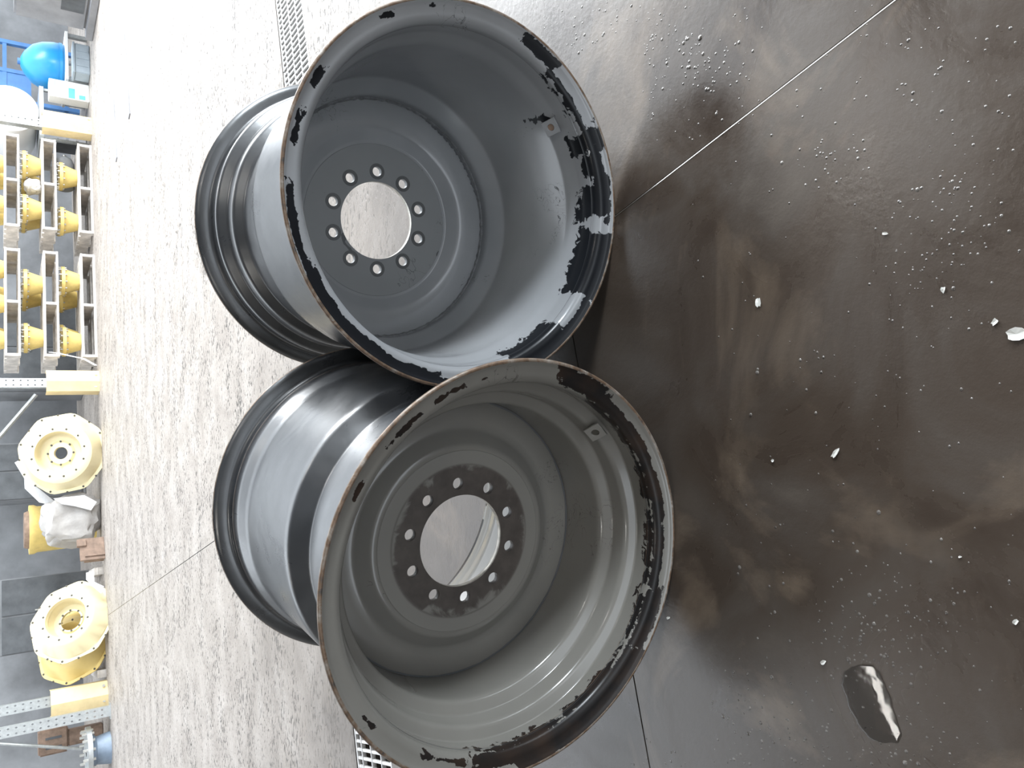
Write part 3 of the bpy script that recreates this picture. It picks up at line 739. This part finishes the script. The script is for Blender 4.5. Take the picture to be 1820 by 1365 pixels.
for xx in (0, .84):
    for yy in (0, .85): box('leg', xx - .02, xx + .02, yy - .02, yy + .02, 0, DRZ - .06, M['steel'], g)
box('top', -.04, .88, -.04, .9, DRZ - .06, DRZ, M['steel'], g)

s1, zt = sz(128, 78, -.1); s0, zb = sz(165, 137, -.1)
g = root('grey_crate', rk(s0, -.15, 0), RA, 'blue-grey ribbed plastic crate on the floor below the blue drum', 'crate')
L = s1 - s0; hh = zt
box('body', 0, L, 0, .24, 0, hh - .03, M['crate'], g, .01); box('lid', -.01, L + .01, -.01, .25, hh - .03, hh, M['crate'], g, .005)
for k in (.25, .5, .75): box('rib', L * k - .012, L * k + .012, -.012, .002, .02, hh - .05, M['crate'], g)

s0, zb = sz(118, 127); s1, _ = sz(118, 50); sm, zt = sz(37, 90)
g = root('blue_drum', rk((s0 + s1) / 2, .55, 0), RA, 'bright blue domed plastic drum on a pale platform', 'drum')
rr = (s1 - s0) / 2
bm = bmesh.new(); lathe(bm, [(zb, 0), (zb, rr * .97), (zb + .04, rr), (zb + (zt - zb) * .25, rr), (zb + (zt - zb) * .5, rr * .93), (zb + (zt - zb) * .72, rr * .76), (zb + (zt - zb) * .9, rr * .45), (zb + (zt - zb) * .98, rr * .2), (zt, 0)], 48); finish('shell', bm, M['blue'], g)
bm = bmesh.new(); lathe(bm, [(zb + .03, rr * .99), (zb + .03, rr * 1.03), (zb + .07, rr * 1.03), (zb + .07, rr * .99)], 48, closed=True); finish('hoop', bm, M['blue'], g)
bm = bmesh.new(); lathe(bm, [(zt - .02, 0), (zt - .02, .05), (zt + .03, .05), (zt + .03, 0)], 16); finish('cap', bm, M['bluep'], g)
g = root('drum_platform', rk((s0 + s1) / 2, .55, 0), RA, 'pale platform carrying the blue drum', 'platform')
box('deck', -rr * 1.1, rr * 1.1, -.42, .42, zb - .04, zb, M['card'], g); 
for xx in (-rr, rr): 
    for yy in (-.36, .36): box('leg', xx - .03, xx + .03, yy - .03, yy + .03, 0, zb - .04, M['steel'], g)

g = root('pipe_stand', rk(5.3, 1.6, 0), RA, 'blue steel stand with open bays behind the blue drum', 'stand')
for xx in (0, .55, 1.1): box('upright', xx - .035, xx + .035, -.035, .035, 0, 1.9, M['bluep'], g)
for z in (.2, .75, 1.1, 1.8): box('crossbar', -.035, 1.135, -.03, .03, z - .03, z + .03, M['bluep'], g)
box('panel', .0, .52, -.02, .0, .78, 1.4, M['bluep'], g)

sA, zA = sz(198, 68, -1.0); sB, zB = sz(40, 60, -1.0)
g = root('grey_machine', rk(5.35, -1.5, 0), RA, 'big grey machine housing at the picture corner beside the blue drum', 'machine')
box('base', -.12, 1.9, -.05, .95, 0, .10, M['greym'], g, .01); box('housing', 0, 1.8, 0, .9, .10, 1.02, M['greym'], g, .03)
box('door_panel', .12, .78, -.02, .005, .22, .9, M['greym'], g, .008); box('door_panel', .9, 1.6, -.02, .005, .22, .9, M['greym'], g, .008)
box('dark_recess', -.01, .1, .1, .5, .16, .45, M['dark'], g); 
bm = bmesh.new(); lathe(bm, [(0, 0), (0, .07), (-.03, .07), (-.03, .04), (-.05, .03), (-.05, 0)], 20, 'Y', org=(.45, -.02, .75)); finish('round_port', bm, M['bolt'], g)
bm = bmesh.new(); tube(bm, [(.0, .1, 1.02), (.0, .1, 1.35), (.25, .1, 1.42), (.6, .1, 1.42)], .04, 10); finish('pipe', bm, M['greym'], g)

# ---- left bay: cream wheel discs, sheeted castings, blue-grey casting
def make_disc(label, rad, rec, hubhole, loc, lean, yaw, roll, recess=.14, mt='cream'):
    g = root('wheel_disc', loc, 0, label, 'wheel disc', 'cream wheel discs leaning in the left bay')
    g.rotation_euler = (lean, roll, yaw)
    # local: facing -Y, lowest edge at the origin
    prof = [(.05, rec), (.0, rec + .012), (0, rec * 1.32), (.022, rec * 1.48), (.175, rad * .88), (.19, rad * .92), (.19, rad), (.204, rad), (.204, rad * .91), (.19, rad * .86), (.04, rec * 1.43), (.02, rec * 1.3), (.02, rec + .02), (.06, rec + .008)]
    bm = bmesh.new(); NN = 64
    def octo(k, r):                                   # the outer edge is clipped to flats
        a = 2 * PI * k / NN; q = ((a + .25) % (PI / 4)) - PI / 8; return min(1.0, math.cos(PI / 8) * 1.03 / math.cos(q)) if r > rad * .91 else 1.0
    rings = [[bm.verts.new((r * octo(k, r) * math.cos(2 * PI * k / NN), h, rad + r * octo(k, r) * math.sin(2 * PI * k / NN))) for k in range(NN)] for h, r in prof]
    for a, b_ in zip(rings, rings[1:]):
        for k in range(NN): bm.faces.new((a[k], a[(k + 1) % NN], b_[(k + 1) % NN], b_[k]))
    bmesh.ops.recalc_face_normals(bm, faces=bm.faces[:]); finish('dished_ring', bm, M[mt], g)
    bm = bmesh.new(); lathe(bm, [(.04, rec + .01), (recess * .9, rec * .98), (recess, rec * .93), (recess, rec * .62), (recess - .03, rec * .52), (recess - .03, hubhole), (recess + .04, hubhole), (recess + .04, rec * .6), (recess + .02, rec + .01)], 56, 'Y', org=(0, 0, rad)); bmesh.ops.recalc_face_normals(bm, faces=bm.faces[:]); finish('hub_cup', bm, M[mt], g)
    first = None
    def stud(a, r, y):
        nonlocal first
        if first is None:
            bm = bmesh.new(); lathe(bm, [(-.003, 0), (-.003, .014), (.004, .014)], 10, 'Y'); first = finish('bolt_hole', bm, M['hole'], g); c = first
        else: c = first.copy(); C.objects.link(c); c.parent = g
        c.location = (r * math.cos(a), y, rad + r * math.sin(a))
    for k in range(12): stud(2 * PI * k / 12 + .2, rec * 1.18, 0)
    for k in range(8): stud(2 * PI * k / 8, rec * .57, recess - .031)
    for k in range(16): stud(2 * PI * k / 16 + .1, rad * .955, .188)
    return g
make_disc('cream dished wheel disc with a closed hub, standing upright next to the middle post', .565, .28, .085, rk(-1.05, -.36, 0), R(-20), RA + R(-6), 0)
make_disc('cream wheel disc with an open hub, leaning in front of another disc', .545, .245, .15, rk(-3.12, -.40, 0.0), R(-28), RA + R(22), R(0), .18)
make_disc('yellow-tinted cream wheel disc lying half hidden behind the leaning one', .53, .245, .15, rk(-3.40, .02, 0.0), R(-34), RA + R(26), R(0), .18, 'cream2')
# film sheets round the first disc
def sheet(pix, t0, t1, m, label, thick=.012):
    bm = bmesh.new(); n = len(pix); f = []; k_ = []
    for i, (x, y) in enumerate(pix):
        t = t0 + (t1 - t0) * (i / max(1, n - 1)); s, z = sz(x, y, t); z = max(.003, z); p = rk(s, t, z)
        f.append(bm.verts.new(p)); k_.append(bm.verts.new(p + RN * thick))
    ctr = sum((v.co for v in f), Vector()) / n - RN * .03; c = bm.verts.new(ctr); c2_ = bm.verts.new(ctr + RN * thick)
    for i in range(n):
        j = (i + 1) % n; bm.faces.new((f[i], f[j], c)); bm.faces.new((k_[j], k_[i], c2_)); bm.faces.new((f[j], f[i], k_[i], k_[j]))
    bmesh.ops.recalc_face_normals(bm, faces=bm.faces[:]); o = finish('plastic_sheet', bm, m, None, smooth=False); tag(o, label, 'plastic sheet', 'plastic sheets round the cream discs'); return o
sheet([(26, 822), (45, 812), (60, 850), (66, 875), (96, 890), (93, 898), (70, 893), (44, 868), (43, 850)], .46, .5, M['film'], 'white plastic sheet sticking out above the upright cream disc')
sheet([(95, 886), (150, 880), (172, 892), (162, 907), (135, 900), (110, 896)], -.02, .0, M['film'], 'torn white plastic flap under the upright cream disc')
sheet([(153, 1018), (166, 1015), (168, 1035), (185, 1042), (180, 1055), (168, 1045), (153, 1030)], -.30, -.28, M['film'], 'small grey-white plastic scrap beside the leaning disc')
crumple('sheeted_bundle', -1.92, .24, 0, .33, .20, .36, M['tarp'], 'casting wrapped in crumpled grey plastic next to the upright cream disc', 'wrapped casting', 7, .16)
g = root('yellow_drum_casting', rk(-1.93, 1.0, 0), RA, 'yellow casting with a dark open bore poking out of the grey wrapping', 'casting')
bm = bmesh.new(); lathe(bm, [(0, .05), (0, .30), (.74, .33), (.78, .35), (.84, .35), (.84, .27), (.5, .25)], 40); finish('body', bm, M['cone'], g)
bm = bmesh.new(); lathe(bm, [(.83, .0), (.83, .268), (.86, .268), (.90, .25), (.90, 0)], 32); finish('bore_plug', bm, M['rust'], g)
def skid(s, label):
    g = root('timber_skid', rk(s, .25, 0), RA, label, 'timber', 'timber bearers under the cream discs')
    box('bearer', -.05, .05, -.1, .7, 0, .10, M['wood'], g); box('wedge', -.05, .05, -.16, -.1, 0, .07, M['wood'], g); return g
skid(-2.42, 'timber bearer at the foot of the grey wrapped casting'); skid(-2.66, 'timber bearer next to the rusty bracket by the leaning disc'); skid(-4.02, 'timber bearer between the leaning discs and the post guard')
g = root('rusty_bracket', rk(-2.42, -.17, 0), RA + R(20), 'brown rusty bracket propped against the leaning discs', 'bracket')
box('plate', -.10, .22, 0, .03, 0.0, .30, M['rust'], g, .005); box('gusset', -.05, -.02, -.02, .2, 0, .24, M['rust'], g); box('lug', .10, .2, -.03, .03, .22, .33, M['rust'], g, .005)
# wooden ribbed block behind the unguarded post
s1, zt = sz(70, 1292, .3); s0, zb = sz(143, 1322, .3)
g = root('wooden_block', rk((s0 + s1) / 2 - .1, .62, 0), RA, 'brown slotted wooden block on a stand behind the unguarded post', 'block')
box('body', -.16, .16, 0, .25, .42, zt, M['rust'], g, .02)
for k in (-.07, .05): box('slot', k - .015, k + .015, -.004, .01, .5, zt - .08, M['dark'], g)
box('stand', -.10, .10, .02, .22, 0, .42, M['rust'], g, .01)
# blue-grey flanged casting with bolts
s, z = sz(200, 1330, -.1)
g = root('flanged_hub', rk(s + .02, -.1, 0), RA, 'blue-grey hub casting with a bolted steel flange on top', 'casting')
bm = bmesh.new(); lathe(bm, [(0, 0), (0, .20), (.16, .17), (.22, .24), (.22, 0)], 36); finish('body', bm, M['hub_blue'], g)
bm = bmesh.new(); lathe(bm, [(.22, .05), (.22, .31), (.275, .31), (.275, .05)], 44); finish('flange', bm, M['steel'], g)
first = None
for k in range(14):
    a = 2 * PI * k / 14
    if first is None:
        bm = bmesh.new(); lathe(bm, [(.19, 0), (.19, .018), (.33, .018), (.33, 0)], 6); first = finish('stud', bm, M['bolt'], g); c = first
    else: c = first.copy(); C.objects.link(c); c.parent = g
    c.location = (.26 * math.cos(a), .26 * math.sin(a), 0)
# dim stores further back under the canopy
for (s, wd, h, t, lab) in ((-3.1, 1.1, 1.2, 1.9, 'dim grey cabinet deep in the left bay behind the leaning discs'), (-.9, .9, 1.5, 2.1, 'dim dark cabinet deep behind the upright cream disc'), (1.1, 1.5, 1.5, 2.0, 'dim dark cabinet deep behind the casting stacks')):
    g = root('storage_cabinet', rk(s, t, 0), RA, lab, 'cabinet', 'cabinets in the dim back of the racks')
    box('carcass', -wd / 2, wd / 2, 0, .6, 0, h, M['wall'], g, .01)
    for sx in (-1, 1):
        d = box('door', sx * wd / 4 - wd / 4 + .015, sx * wd / 4 + wd / 4 - .015, -.02, 0, .06, h - .04, M['dark'], g, .004); box('handle', sx * .05 - .01, sx * .05 + .01, -.045, -.02, h * .5, h * .5 + .14, M['bolt'], d)

# ------------------------------------------------------------------ ceiling lamps of the workshop
def lamp(x, y, label, L=.62, W_=.5, rz=0.0):
    g = root('ceiling_lamp', (x, y, 4.72), rz, label, 'ceiling lamp', 'ceiling lamps')
    box('housing', -L / 2, L / 2, -W_ / 2, W_ / 2, .05, .18, M['white'], g, .01); box('diffuser', -L / 2 + .02, L / 2 - .02, -W_ / 2 + .02, W_ / 2 - .02, .03, .05, M['lamp'], g)
    box('hanger', -.01, .01, -.01, .01, .18, .28, M['steel'], g)
lamp(-2.62, 3.60, 'long ceiling lamp over the near floor, left of the rims', 1.15, .10, R(30))
lamp(2.2, 3.9, 'square ceiling lamp over the farther rim')
lamp(-2.4, -1.2, 'square ceiling lamp behind the viewer, left')
lamp(2.2, -1.2, 'square ceiling lamp behind the viewer, right')
